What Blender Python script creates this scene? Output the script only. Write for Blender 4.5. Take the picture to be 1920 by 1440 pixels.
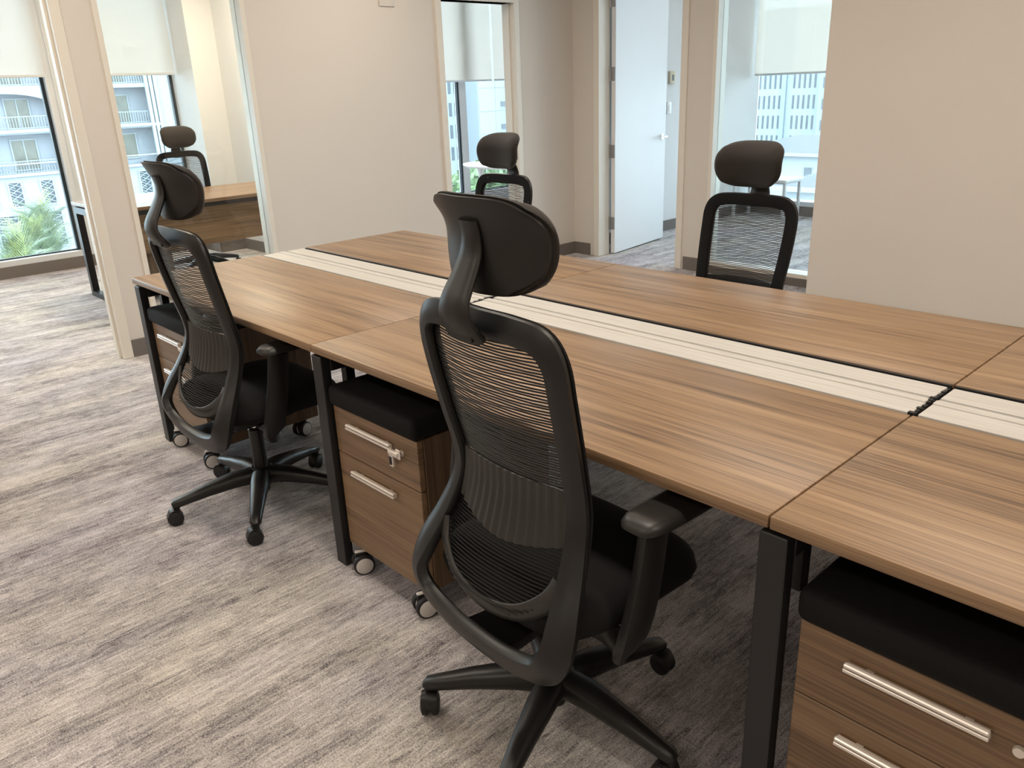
import bpy, bmesh, math, random
from mathutils import Vector, Matrix
random.seed(7)
R = math.radians
for o in list(bpy.data.objects):
    bpy.data.objects.remove(o)
SC = bpy.context.scene
COL = SC.collection

# ---------------------------------------------------------------- camera
cam = bpy.data.cameras.new('camera')
cam.sensor_width = 36.0
cam.lens = 1498.8 / 1920 * 36.0
cam.clip_end = 500
camo = bpy.data.objects.new('camera', cam)
camo.location = (2.088, -1.1127, 1.4407)
camo.rotation_euler = (R(69.770), R(2.1965), R(46.5065))
COL.objects.link(camo)
SC.camera = camo

# ---------------------------------------------------------------- world, lamps, exposure
w = bpy.data.worlds.new('world'); SC.world = w; w.use_nodes = True
bg = w.node_tree.nodes['Background']
bg.inputs[0].default_value = (0.74, 0.90, 1.0, 1)
bg.inputs[1].default_value = 9.0
SC.view_settings.view_transform = 'Standard'
SC.view_settings.look = 'None'
SC.view_settings.gamma = 1.0
SC.view_settings.use_curve_mapping = False
SC.view_settings.exposure = 0.0

def area(name, loc, sx, sy, power, col):
    l = bpy.data.lights.new(name, 'AREA'); l.shape = 'RECTANGLE'
    l.size = sx; l.size_y = sy; l.energy = power; l.color = col
    o = bpy.data.objects.new(name, l); o.location = loc; COL.objects.link(o)
    return o
WARM = (1.0, 0.89, 0.76)
for lx in (-1.6, 0.9, 3.4):
    for ly, pw in ((-2.3, 18.0), (-0.1, 28.0), (2.1, 25.0)):
        area('ceiling_lamp', (lx, ly, 2.735), 1.2, 0.3, pw, WARM)
area('ceiling_lamp', (-4.6, 1.9, 2.735), 0.6, 0.6, 52, (1.0, 0.84, 0.62))
area('ceiling_lamp', (-4.6, -0.6, 2.735), 0.6, 0.6, 36, (1.0, 0.84, 0.62))
area('ceiling_lamp', (-4.6, 4.2, 2.735), 0.6, 0.6, 42, (1.0, 0.93, 0.85))
area('ceiling_lamp', (-1.2, 6.0, 2.735), 1.2, 0.3, 16, (1.0, 0.97, 0.95))

# ---------------------------------------------------------------- materials
MATS = {}
def mat(name):
    m = bpy.data.materials.new(name); m.use_nodes = True
    MATS[name] = m
    nt = m.node_tree
    return m, nt, nt.nodes['Principled BSDF']
def N(nt, t, **kw):
    n = nt.nodes.new(t)
    for k, v in kw.items():
        setattr(n, k, v)
    return n
def plain(name, col, rough=0.5, metal=0.0, noise=0.06, nscale=60.0, bump=0.0, spec=0.5, sheen=0.0):
    m, nt, b = mat(name)
    tc = N(nt, 'ShaderNodeTexCoord')
    nz = N(nt, 'ShaderNodeTexNoise'); nz.inputs['Scale'].default_value = nscale; nz.inputs['Detail'].default_value = 3
    nt.links.new(tc.outputs['Object'], nz.inputs['Vector'])
    mr = N(nt, 'ShaderNodeMapRange')
    mr.inputs['To Min'].default_value = 1 - noise; mr.inputs['To Max'].default_value = 1 + noise
    nt.links.new(nz.outputs['Fac'], mr.inputs['Value'])
    vm = N(nt, 'ShaderNodeVectorMath', operation='SCALE')
    vm.inputs[0].default_value = col
    nt.links.new(mr.outputs['Result'], vm.inputs['Scale'])
    nt.links.new(vm.outputs['Vector'], b.inputs['Base Color'])
    b.inputs['Roughness'].default_value = rough
    b.inputs['Metallic'].default_value = metal
    b.inputs['Specular IOR Level'].default_value = spec
    if sheen: b.inputs['Sheen Weight'].default_value = sheen
    if bump:
        bp = N(nt, 'ShaderNodeBump'); bp.inputs['Strength'].default_value = bump; bp.inputs['Distance'].default_value = 0.002
        nt.links.new(nz.outputs['Fac'], bp.inputs['Height']); nt.links.new(bp.outputs['Normal'], b.inputs['Normal'])
    return m

def wood(name, dark, mid, light, axis='X', rough=0.38):
    m, nt, b = mat(name)
    tc = N(nt, 'ShaderNodeTexCoord'); oi = N(nt, 'ShaderNodeObjectInfo')
    off = N(nt, 'ShaderNodeVectorMath', operation='MULTIPLY_ADD')
    nt.links.new(oi.outputs['Random'], off.inputs[0]); off.inputs[1].default_value = (37, 23, 11)
    nt.links.new(tc.outputs['Object'], off.inputs[2])
    def stretch(along, across):
        mp = N(nt, 'ShaderNodeMapping')
        s = [across] * 3; s['XYZ'.index(axis)] = along
        mp.inputs['Scale'].default_value = s
        nt.links.new(off.outputs[0], mp.inputs['Vector']); return mp
    m1 = stretch(0.55, 17.0)
    n1 = N(nt, 'ShaderNodeTexNoise'); n1.inputs['Scale'].default_value = 1.6; n1.inputs['Detail'].default_value = 6; n1.inputs['Roughness'].default_value = 0.62; n1.inputs['Distortion'].default_value = 0.35
    nt.links.new(m1.outputs[0], n1.inputs['Vector'])
    m2 = stretch(2.2, 150.0)
    n2 = N(nt, 'ShaderNodeTexNoise'); n2.inputs['Scale'].default_value = 1.5; n2.inputs['Detail'].default_value = 4; n2.inputs['Roughness'].default_value = 0.6
    nt.links.new(m2.outputs[0], n2.inputs['Vector'])
    mx = N(nt, 'ShaderNodeMath', operation='MULTIPLY_ADD'); mx.inputs[1].default_value = 0.46
    nt.links.new(n2.outputs['Fac'], mx.inputs[0])
    sc = N(nt, 'ShaderNodeMath', operation='MULTIPLY'); sc.inputs[1].default_value = 0.57
    nt.links.new(n1.outputs['Fac'], sc.inputs[0]); nt.links.new(sc.outputs[0], mx.inputs[2])
    cr = N(nt, 'ShaderNodeValToRGB')
    e = cr.color_ramp.elements
    e[0].position = 0.37; e[0].color = (*dark, 1)
    e[1].position = 0.65; e[1].color = (*light, 1)
    k = e.new(0.50); k.color = (*mid, 1)
    nt.links.new(mx.outputs[0], cr.inputs['Fac'])
    nt.links.new(cr.outputs['Color'], b.inputs['Base Color'])
    b.inputs['Roughness'].default_value = rough
    bp = N(nt, 'ShaderNodeBump'); bp.inputs['Strength'].default_value = 0.12; bp.inputs['Distance'].default_value = 0.001
    nt.links.new(n2.outputs['Fac'], bp.inputs['Height']); nt.links.new(bp.outputs['Normal'], b.inputs['Normal'])
    return m
WD, WM, WL = (0.098, 0.058, 0.031), (0.250, 0.153, 0.082), (0.355, 0.231, 0.130)
wood('wood_x', WD, WM, WL, 'X', 0.40)
wood('wood_y', WD, WM, WL, 'Y', 0.36)
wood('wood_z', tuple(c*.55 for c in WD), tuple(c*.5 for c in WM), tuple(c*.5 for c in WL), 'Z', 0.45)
wood('wood_front', tuple(c*.9 for c in WD), tuple(c*.85 for c in WM), tuple(c*.85 for c in WL), 'X', 0.4)

plain('paint', (0.645, 0.59, 0.53), 0.75, noise=0.02, nscale=3)
plain('paint_white', (0.72, 0.72, 0.72), 0.7, noise=0.02, nscale=3)
plain('paint_frame', (0.72, 0.67, 0.59), 0.45, noise=0.01)
plain('door_paint', (0.74, 0.74, 0.75), 0.5, noise=0.015, nscale=4)
plain('ceiling_paint', (0.78, 0.76, 0.72), 0.9, noise=0.03, nscale=40)
plain('baseboard', (0.155, 0.135, 0.12), 0.6, noise=0.05)
plain('black_metal', (0.012, 0.012, 0.013), 0.42, noise=0.08)
plain('black_plastic', (0.0095, 0.009, 0.0088), 0.40, noise=0.1, nscale=500, bump=0.05)
plain('shell_plastic', (0.0135, 0.012, 0.011), 0.42, noise=0.08, nscale=400, bump=0.05)
plain('lumbar_plastic', (0.034, 0.032, 0.030), 0.42, noise=0.08, nscale=400)
plain('strand', (0.012, 0.0118, 0.012), 0.6)
plain('fabric_black', (0.010, 0.0098, 0.010), 0.9, noise=0.3, nscale=900, bump=0.3, spec=0.2)
plain('fabric_brown', (0.022, 0.0178, 0.0155), 0.85, noise=0.10, nscale=900, bump=0.3, spec=0.25, sheen=0.15)
plain('cushion', (0.006, 0.006, 0.0065), 0.85, noise=0.2, nscale=700, bump=0.2, spec=0.25)
plain('chrome', (0.75, 0.75, 0.76), 0.18, metal=1.0, noise=0.02)
plain('satin', (0.86, 0.80, 0.74), 0.34, metal=0.55, noise=0.02)
plain('steel', (0.36, 0.36, 0.36), 0.38, metal=0.9, noise=0.05)
plain('caster_white', (0.60, 0.57, 0.54), 0.4, noise=0.03)
plain('rubber', (0.008, 0.008, 0.009), 0.55, noise=0.1)
plain('aluminium_white', (0.62, 0.64, 0.66), 0.45, noise=0.03)
plain('groove_grey', (0.37, 0.36, 0.335), 0.5)
plain('gasket', (0.02, 0.035, 0.045), 0.5)
plain('ivory', (0.62, 0.55, 0.40), 0.5)
plain('screen_grey', (0.12, 0.12, 0.10), 0.3)
plain('table_white', (0.82, 0.82, 0.82), 0.35, noise=0.02)
plain('facade', (0.285, 0.30, 0.315), 0.85, noise=0.04, nscale=0.7)
plain('facade_recess', (0.27, 0.28, 0.305), 0.85, noise=0.04, nscale=0.7)
plain('facade_tower', (0.275, 0.30, 0.318), 0.85, noise=0.03, nscale=0.4)
plain('facade_grey', (0.24, 0.275, 0.31), 0.85, noise=0.03, nscale=0.4)
plain('slit_glass', (0.10, 0.11, 0.125), 0.3, noise=0.3, nscale=0.8)
plain('room_glass', (0.125, 0.12, 0.095), 0.25, noise=0.5, nscale=1.5)
plain('dark_glass', (0.05, 0.06, 0.075), 0.25, noise=0.5, nscale=2.0)
plain('rail_grey', (0.22, 0.235, 0.26), 0.6)
plain('roof_tile', (0.088, 0.088, 0.098), 0.8, noise=0.1, nscale=1.0)
plain('ground', (0.30, 0.31, 0.31), 0.9, noise=0.15, nscale=0.2)
plain('frond_green', (0.135, 0.17, 0.105), 0.6, noise=0.35, nscale=3)
plain('frond_yellow', (0.24, 0.27, 0.10), 0.6, noise=0.3, nscale=3)
plain('trunk', (0.20, 0.16, 0.12), 0.9, noise=0.3, nscale=12)
plain('leaf', (0.14, 0.21, 0.09), 0.7, noise=0.4, nscale=2)

# white brushed cable-channel lids
m, nt, b = mat('channel_white')
tc = N(nt, 'ShaderNodeTexCoord'); mp = N(nt, 'ShaderNodeMapping'); mp.inputs['Scale'].default_value = (3, 140, 3)
nz = N(nt, 'ShaderNodeTexNoise'); nz.inputs['Scale'].default_value = 2.0; nz.inputs['Detail'].default_value = 3
cr = N(nt, 'ShaderNodeValToRGB'); cr.color_ramp.elements[0].color = (0.46, 0.44, 0.405, 1); cr.color_ramp.elements[1].color = (0.56, 0.54, 0.505, 1)
cr.color_ramp.elements[0].position = 0.3; cr.color_ramp.elements[1].position = 0.6
nt.links.new(tc.outputs['Object'], mp.inputs['Vector']); nt.links.new(mp.outputs[0], nz.inputs['Vector'])
nt.links.new(nz.outputs['Fac'], cr.inputs['Fac']); nt.links.new(cr.outputs['Color'], b.inputs['Base Color'])
b.inputs['Roughness'].default_value = 0.5

# carpet: streaks along Y, blotches, pile speckle
m, nt, b = mat('carpet')
tc = N(nt, 'ShaderNodeTexCoord')
def cn(scale, sx, sy, detail, rough=0.6, dist=0.0):
    mp = N(nt, 'ShaderNodeMapping'); mp.inputs['Scale'].default_value = (sx, sy, 1)
    n = N(nt, 'ShaderNodeTexNoise'); n.inputs['Scale'].default_value = scale; n.inputs['Detail'].default_value = detail
    n.inputs['Roughness'].default_value = rough; n.inputs['Distortion'].default_value = dist
    nt.links.new(tc.outputs['Object'], mp.inputs['Vector']); nt.links.new(mp.outputs[0], n.inputs['Vector'])
    return n
def mth(op, a, bb, c=None):
    n = N(nt, 'ShaderNodeMath', operation=op)
    for i, v in enumerate((a, bb, c)):
        if v is None: continue
        if isinstance(v, (int, float)): n.inputs[i].default_value = v
        else: nt.links.new(v, n.inputs[i])
    return n.outputs[0]
def snapn(stepx, stepy, scale, sx, sy, detail, rough):
    sn = N(nt, 'ShaderNodeVectorMath', operation='SNAP'); sn.inputs[1].default_value = (stepx, stepy, 1)
    wob = N(nt, 'ShaderNodeTexNoise'); wob.inputs['Scale'].default_value = 40
    ad = N(nt, 'ShaderNodeVectorMath', operation='MULTIPLY_ADD'); ad.inputs[1].default_value = (0.004, 0.05, 0)
    nt.links.new(tc.outputs['Object'], wob.inputs['Vector']); nt.links.new(wob.outputs['Color'], ad.inputs[0]); nt.links.new(tc.outputs['Object'], ad.inputs[2])
    nt.links.new(ad.outputs[0], sn.inputs[0])
    mp = N(nt, 'ShaderNodeMapping'); mp.inputs['Scale'].default_value = (sx, sy, 1)
    n = N(nt, 'ShaderNodeTexNoise'); n.inputs['Scale'].default_value = scale; n.inputs['Detail'].default_value = detail; n.inputs['Roughness'].default_value = rough
    nt.links.new(sn.outputs[0], mp.inputs['Vector']); nt.links.new(mp.outputs[0], n.inputs['Vector'])
    return n
blotch = snapn(0.010, 0.03, 5.5, 1.4, 0.8, 6, 0.75)
streak = snapn(0.007, 0.05, 3.0, 22.0, 1.5, 4, 0.7)
band = snapn(0.012, 0.02, 1.9, 6.0, 0.42, 2, 0.5)
fine = cn(70.0, 1.9, 0.30, 3, 0.75)
pile = cn(260.0, 1.0, 0.75, 3, 0.9)
v = mth('MULTIPLY', blotch.outputs['Fac'], 0.52)
v = mth('MULTIPLY_ADD', streak.outputs['Fac'], 0.44, v)
v = mth('MULTIPLY_ADD', band.outputs['Fac'], 0.34, v)
v = mth('MULTIPLY_ADD', fine.outputs['Fac'], 0.50, v)
v = mth('MULTIPLY_ADD', pile.outputs['Fac'], 1.05, v)
v = mth('SUBTRACT', v, 0.895)
cr = N(nt, 'ShaderNodeValToRGB')
e = cr.color_ramp.elements
e[0].position = 0.28; e[0].color = (0.060, 0.054, 0.060, 1)
e[1].position = 0.72; e[1].color = (0.78, 0.745, 0.715, 1)
k = e.new(0.39); k.color = (0.225, 0.208, 0.212, 1)
k = e.new(0.52); k.color = (0.44, 0.415, 0.402, 1)
nt.links.new(v, cr.inputs['Fac'])
hue = cn(1.6, 1.0, 0.6, 2)
mxc = N(nt, 'ShaderNodeMix', data_type='RGBA', blend_type='MULTIPLY')
mxc.inputs['Factor'].default_value = 1.0
cr2 = N(nt, 'ShaderNodeValToRGB')
cr2.color_ramp.elements[0].color = (0.96, 0.95, 1.04, 1); cr2.color_ramp.elements[0].position = 0.35
cr2.color_ramp.elements[1].color = (1.02, 1.0, 0.955, 1); cr2.color_ramp.elements[1].position = 0.65
nt.links.new(hue.outputs['Fac'], cr2.inputs['Fac'])
nt.links.new(cr.outputs['Color'], mxc.inputs['A']); nt.links.new(cr2.outputs['Color'], mxc.inputs['B'])
nt.links.new(mxc.outputs['Result'], b.inputs['Base Color'])
b.inputs['Roughness'].default_value = 0.95; b.inputs['Specular IOR Level'].default_value = 0.15
bp = N(nt, 'ShaderNodeBump'); bp.inputs['Strength'].default_value = 0.6; bp.inputs['Distance'].default_value = 0.004
hh = mth('MULTIPLY_ADD', pile.outputs['Fac'], 1.0, fine.outputs['Fac'])
nt.links.new(hh, bp.inputs['Height']); nt.links.new(bp.outputs['Normal'], b.inputs['Normal'])

# thin glass
def glassmat(name, tint):
    m, nt, b = mat(name)
    nt.nodes.remove(b)
    out = nt.nodes['Material Output']
    tr = N(nt, 'ShaderNodeBsdfTransparent'); tr.inputs[0].default_value = (*tint, 1)
    gl = N(nt, 'ShaderNodeBsdfGlossy'); gl.inputs['Roughness'].default_value = 0.02
    fr = N(nt, 'ShaderNodeFresnel'); fr.inputs['IOR'].default_value = 1.45
    mx = N(nt, 'ShaderNodeMixShader')
    nt.links.new(fr.outputs[0], mx.inputs[0]); nt.links.new(tr.outputs[0], mx.inputs[1]); nt.links.new(gl.outputs[0], mx.inputs[2])
    nt.links.new(mx.outputs[0], out.inputs['Surface'])
glassmat('glass', (0.97, 0.985, 0.98))
glassmat('window_glass', (0.92, 0.965, 0.975))
# roller blind fabric: diffuse + translucent + open weave
m, nt, b = mat('blind_fabric')
nt.nodes.remove(b); out = nt.nodes['Material Output']
df = N(nt, 'ShaderNodeBsdfDiffuse'); df.inputs[0].default_value = (0.72, 0.67, 0.61, 1)
tl = N(nt, 'ShaderNodeBsdfTranslucent'); tl.inputs[0].default_value = (0.80, 0.735, 0.675, 1)
tr = N(nt, 'ShaderNodeBsdfTransparent')
a1 = N(nt, 'ShaderNodeMixShader'); a1.inputs[0].default_value = 0.68
a2 = N(nt, 'ShaderNodeMixShader')
tc = N(nt, 'ShaderNodeTexCoord')
nz = N(nt, 'ShaderNodeTexNoise'); nz.inputs['Scale'].default_value = 300
mr = N(nt, 'ShaderNodeMapRange'); mr.inputs['To Min'].default_value = 0.10; mr.inputs['To Max'].default_value = 0.20
nt.links.new(tc.outputs['Object'], nz.inputs['Vector']); nt.links.new(nz.outputs['Fac'], mr.inputs['Value']); nt.links.new(mr.outputs[0], a2.inputs[0])
nt.links.new(df.outputs[0], a1.inputs[1]); nt.links.new(tl.outputs[0], a1.inputs[2])
nt.links.new(a1.outputs[0], a2.inputs[1]); nt.links.new(tr.outputs[0], a2.inputs[2])
nt.links.new(a2.outputs[0], out.inputs['Surface'])

# ---------------------------------------------------------------- mesh helpers
class MB:
    def __init__(s): s.v = []; s.f = []
    def add(s, v, f):
        n = len(s.v); s.v += [tuple(p) for p in v]; s.f += [tuple(i + n for i in q) for q in f]; return s
    def box(s, x0, x1, y0, y1, z0, z1, bev=0.0, seg=2, M=None):
        if bev <= 0:
            v = [(x, y, z) for z in (z0, z1) for y in (y0, y1) for x in (x0, x1)]
            f = [(0, 2, 3, 1), (4, 5, 7, 6), (0, 1, 5, 4), (2, 6, 7, 3), (0, 4, 6, 2), (1, 3, 7, 5)]
        else:
            bm = bmesh.new(); bmesh.ops.create_cube(bm, size=1.0)
            for q in bm.verts:
                q.co = Vector(((x0 + x1) / 2 + q.co.x * (x1 - x0), (y0 + y1) / 2 + q.co.y * (y1 - y0), (z0 + z1) / 2 + q.co.z * (z1 - z0)))
            bmesh.ops.bevel(bm, geom=bm.edges[:], offset=bev, segments=seg, profile=0.5, affect='EDGES')
            bm.verts.index_update()
            v = [tuple(q.co) for q in bm.verts]; f = [tuple(q.index for q in g.verts) for g in bm.faces]; bm.free()
        if M is not None: v = [tuple(M @ Vector(p)) for p in v]
        return s.add(v, f)
    def tube(s, pts, ra, rb=None, n=8, up=(0, 0, 1), closed=False, sq=2.0, caps=True):
        pts = [Vector(p) for p in pts]; m = len(pts); rb = ra if rb is None else rb
        ra = ra if isinstance(ra, (list, tuple)) else [ra] * m
        rb = rb if isinstance(rb, (list, tuple)) else [rb] * m
        v = []
        for i, p in enumerate(pts):
            if closed: t = pts[(i + 1) % m] - pts[i - 1]
            else: t = pts[min(i + 1, m - 1)] - pts[max(i - 1, 0)]
            t.normalize(); u = Vector(up[i] if isinstance(up, list) else up)
            n1 = u - t * t.dot(u)
            if n1.length < 1e-4: n1 = t.orthogonal()
            n1.normalize(); n2 = t.cross(n1)
            for k in range(n):
                a = 2 * math.pi * (k + 0.5) / n; c, d = math.cos(a), math.sin(a)
                q = (abs(c) ** sq + abs(d) ** sq) ** (-1 / sq)
                v.append(p + n1 * (c * q * ra[i]) + n2 * (d * q * rb[i]))
        f = []
        for i in range(m if closed else m - 1):
            j = (i + 1) % m
            for k in range(n):
                l = (k + 1) % n
                f.append((i * n + k, i * n + l, j * n + l, j * n + k))
        if not closed and caps:
            f.append(tuple(range(n - 1, -1, -1))); f.append(tuple((m - 1) * n + k for k in range(n)))
        return s.add(v, f)
    def cyl(s, a, b, r, r2=None, n=20):
        r2 = r if r2 is None else r2
        d = (Vector(b) - Vector(a)); u = d.orthogonal()
        return s.tube([a, b], [r, r2], None, n, tuple(u))
    def lathe(s, prof, n=24, c=(0, 0, 0), axis='Z'):
        v = []; m = len(prof)
        for k in range(n):
            a = 2 * math.pi * k / n
            for r, h in prof:
                x, y, z = r * math.cos(a), r * math.sin(a), h
                if axis == 'X': x, y, z = z, x, y
                elif axis == 'Y': x, y, z = y, z, x
                v.append((c[0] + x, c[1] + y, c[2] + z))
        f = [(k * m + i, ((k + 1) % n) * m + i, ((k + 1) % n) * m + i + 1, k * m + i + 1) for k in range(n) for i in range(m - 1)]
        return s.add(v, f)
    def shell(s, front, back):
        """two grids of the same size (rows of points), closed round the rim"""
        h, w = len(front), len(front[0])
        v = [p for r in front for p in r] + [p for r in back for p in r]; o = h * w; f = []
        for i in range(h - 1):
            for j in range(w - 1):
                a, b2, c, d = i * w + j, i * w + j + 1, (i + 1) * w + j + 1, (i + 1) * w + j
                f.append((a, b2, c, d)); f.append((o + d, o + c, o + b2, o + a))
        rim = [(0, j) for j in range(w)] + [(i, w - 1) for i in range(1, h)] + [(h - 1, j) for j in range(w - 2, -1, -1)] + [(i, 0) for i in range(h - 2, 0, -1)]
        rim = [i * w + j for i, j in rim]
        for q in range(len(rim)):
            a, b2 = rim[q], rim[(q + 1) % len(rim)]
            f.append((b2, a, o + a, o + b2))
        return s.add(v, f)
    def mesh(s, name, matn, smooth=False, angle=35):
        me = bpy.data.meshes.new(name); me.from_pydata(s.v, [], s.f); me.update()
        bm = bmesh.new(); bm.from_mesh(me); bmesh.ops.recalc_face_normals(bm, faces=bm.faces[:])
        if smooth:
            for q in bm.faces: q.smooth = True
            for e2 in bm.edges:
                if len(e2.link_faces) == 2 and e2.calc_face_angle(0) > R(angle): e2.smooth = False
        bm.to_mesh(me); bm.free()
        me.materials.append(MATS[matn])
        return me

def put(name, me, parent=None, loc=None, rot=None):
    o = bpy.data.objects.new(name, me); COL.objects.link(o)
    if parent is not None: o.parent = parent
    if loc is not None: o.location = loc
    if rot is not None: o.rotation_euler = rot
    return o
def build(name, mb, matn, parent=None, smooth=False, angle=35, loc=None, rot=None):
    return put(name, mb.mesh(name, matn, smooth, angle), parent, loc, rot)
def thing(name, label, cat, loc=(0, 0, 0), rz=0.0, group=None):
    o = bpy.data.objects.new(name, None); COL.objects.link(o); o.empty_display_size = 0.1
    o.location = loc; o.rotation_euler = (0, 0, rz)
    return tag(o, label, cat, group)
def tag(o, label, cat, group=None):
    o['label'] = label; o['category'] = cat
    if group: o['group'] = group
    return o
def struct(name, mb, matn, parent=None, label=None):
    o = build(name, mb, matn, parent)
    if parent is None: o['kind'] = 'structure'
    if label: o['label'] = label
    return o
def cat_rom(P, n=6, closed=False):
    P = [Vector(p) for p in P]; m = len(P); out = []
    for i in range(m if closed else m - 1):
        if closed: p0, p1, p2, p3 = P[i - 1], P[i], P[(i + 1) % m], P[(i + 2) % m]
        else: p0, p1, p2, p3 = P[max(i - 1, 0)], P[i], P[i + 1], P[min(i + 2, m - 1)]
        for k in range(n):
            t = k / n
            out.append(0.5 * ((2 * p1) + (p2 - p0) * t + (2 * p0 - 5 * p1 + 4 * p2 - p3) * t * t + (3 * p1 - p0 - 3 * p2 + p3) * t ** 3))
    if not closed: out.append(P[-1])
    return out
def lerp(a, b, t): return a + (b - a) * t

# ================================================================ THE SETTING
H = 2.75
XW = -2.90      # face of the office-front wall
YW = 4.35       # face of the wall behind the bench
WX = -6.40      # window wall of the left offices
WY = 7.45       # window wall of the right office
T = 0.12
struct('floor', MB().box(WX - 0.2, 6.0, -4.5, WY + 0.2, -0.12, 0.0), 'carpet', label='grey beige streaked loop pile carpet')
struct('ceiling', MB().box(WX - 0.2, 6.0, -4.5, WY + 0.2, H, H + 0.1), 'ceiling_paint')
HD = 2.075
# office-front wall: door opening -0.65..0.25, glass 0.52..1.40, panel, door opening 2.88..3.70
wl = MB()
wl.box(XW - T, XW, -4.5, -0.665, 0, H); wl.box(XW - T, XW, 0.32, 0.52, 0, H); wl.box(XW - T, XW, 1.40, 2.88, 0, H)
wl.box(XW - T, XW, 3.70, YW, 0, H); wl.box(XW - T, XW, -0.66, 0.31, HD + 0.3, H); wl.box(XW - T, XW, 2.88, 3.70, HD, H)
wl.box(XW - T, XW, 0.52, 1.40, 0, 0.10); wl.box(XW - T, XW, 0.52, 1.40, 2.6, H)
struct('wall_left', wl, 'paint')
wb = MB()
wb.box(XW - T, -2.64, YW, YW + T, 0, H); wb.box(-1.76, -1.50, YW, YW + T, 0, H); wb.box(-0.35, 6.0, 3.80, YW + T, 0, H)
wb.box(-2.64, -1.76, YW, YW + T, HD + 0.25, H); wb.box(-1.50, -0.35, YW, YW + T, 0, 0.06); wb.box(-1.50, -0.35, YW, YW + T, 2.6, H)
struct('wall_back', wb, 'paint')
struct('wall_right', MB().box(6.0, 6.12, -4.5, WY, 0, H), 'paint')
struct('wall_front', MB().box(WX, 6.0, -4.62, -4.5, 0, H), 'paint')
struct('wall_office', MB().box(WX, XW - T, 2.55, 2.67, 0, H), 'paint_white')
struct('wall_thermostat', MB().box(-3.05, -2.93, YW + T, WY, 0, H), 'paint_white')
struct('wall_partition', MB().box(2.2, 2.32, YW + T, WY, 0, H), 'paint_white')
struct('wall_column', MB().box(WX, -5.85, 2.28, 2.55, 0, H), 'paint_white')
struct('wall_side', MB().box(WX, XW - T, -2.1, -2.0, 0, H), 'paint_white')

# baseboards
def bbx(name, x, y0, y1, s): struct(name, MB().box(min(x, x + s * 0.012), max(x, x + s * 0.012), y0, y1, 0, 0.105), 'baseboard')
def bby(name, y, x0, x1, s): struct(name, MB().box(x0, x1, min(y, y + s * 0.012), max(y, y + s * 0.012), 0, 0.105), 'baseboard')
bbx('baseboard_pillar', XW, 0.36, 0.52, 1); bbx('baseboard_glass', XW, 0.52, 1.40, 1); bbx('baseboard_panel', XW, 1.40, 2.82, 1); bbx('baseboard_corner', XW, 3.76, YW, 1)
bby('baseboard_back', YW, XW + 0.012, -2.71, -1); bby('baseboard_post', YW, -1.70, -1.50, -1); bby('baseboard_right', 3.80, -0.35, 6.0, -1)
struct('baseboard_sidelight', MB().box(-1.50, -0.35, YW - 0.012, YW, 0, 0.06), 'baseboard')
bbx('baseboard_thermostat', -2.93, YW + T, WY, 1); bby('baseboard_office', 2.55, -5.85, XW - T, -1)
bbx('baseboard_column', -5.85, 2.28, 2.55, 1); bby('baseboard_column_side', 2.28, WX + 0.1, -5.85, -1)
bbx('baseboard_window', WX + 0.10, -2.0, 2.28, 1); bby('baseboard_office_window', WY - 0.10, -2.93, 2.2, -1)

# door frames and glass-frame trims
def frame_x(name, y0, y1, z1, x=XW, wid=0.055):
    b2 = MB()
    for yy in (y0 - wid, y1):
        b2.box(x - T - 0.012, x + 0.014, yy, yy + wid, 0, z1 + wid, 0.003, 1)
    b2.box(x - T - 0.012, x + 0.014, y0, y1, z1, z1 + wid, 0.003, 1)
    st = 0.035
    b2.box(x - 0.075, x - 0.04, y0, y0 + 0.012, 0, z1); b2.box(x - 0.075, x - 0.04, y1 - 0.012, y1, 0, z1)
    return struct(name, b2, 'paint_frame')
frame_x('trim_1', -0.65, 0.305, HD + 0.3)
t2 = frame_x('trim_2', 2.93, 3.66, HD)
sp = build('strike_plate', MB().box(XW - 0.04, XW - 0.004, 3.654, 3.6595, 0.89, 0.99), 'steel', t2)
sp['label'] = 'small steel strike plate'
def frame_y(name, x0, x1, z1, y=YW, wid=0.06):
    b2 = MB()
    for xx in (x0 - wid, x1):
        b2.box(xx, xx + wid, y - 0.014, y + T + 0.012, 0, z1 + wid, 0.003, 1)
    b2.box(x0, x1, y - 0.014, y + T + 0.012, z1, z1 + wid, 0.003, 1)
    return struct(name, b2, 'paint_frame')
t3 = frame_y('trim_3', -2.60, -1.78, HD + 0.25)
def glazed(name, horizontal, a0, a1, base, z0, z1, fw=0.035):
    f = MB(); o = 0.03
    for (p0, p1) in ((a0, a0 + fw), (a1 - fw, a1)):
        if horizontal == 'Y': f.box(base - T - 0.004, base + 0.006, p0, p1, z0, z1)
        else: f.box(p0, p1, base - 0.006, base + T + 0.004, z0, z1)
    for (p0, p1) in ((z0, z0 + 0.03), (z1 - 0.03, z1)):
        if horizontal == 'Y': f.box(base - T - 0.004, base + 0.006, a0 + fw, a1 - fw, p0, p1)
        else: f.box(a0 + fw, a1 - fw, base - 0.006, base + T + 0.004, p0, p1)
    fr = struct(name, f, 'paint_frame')
    g = MB()
    if horizontal == 'Y': g.box(base - 0.066, base - 0.054, a0 + fw, a1 - fw, z0 + 0.03, z1 - 0.03)
    else: g.box(a0 + fw, a1 - fw, base + 0.054, base + 0.066, z0 + 0.03, z1 - 0.03)
    build('pane', g, 'glass', fr)
    return fr
glazed('window_1', 'Y', 0.52, 1.40, XW, 0.10, 2.6, 0.03)
glazed('window_2', 'X', -1.50, -0.35, YW, 0.06, 2.6, 0.03)

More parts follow.
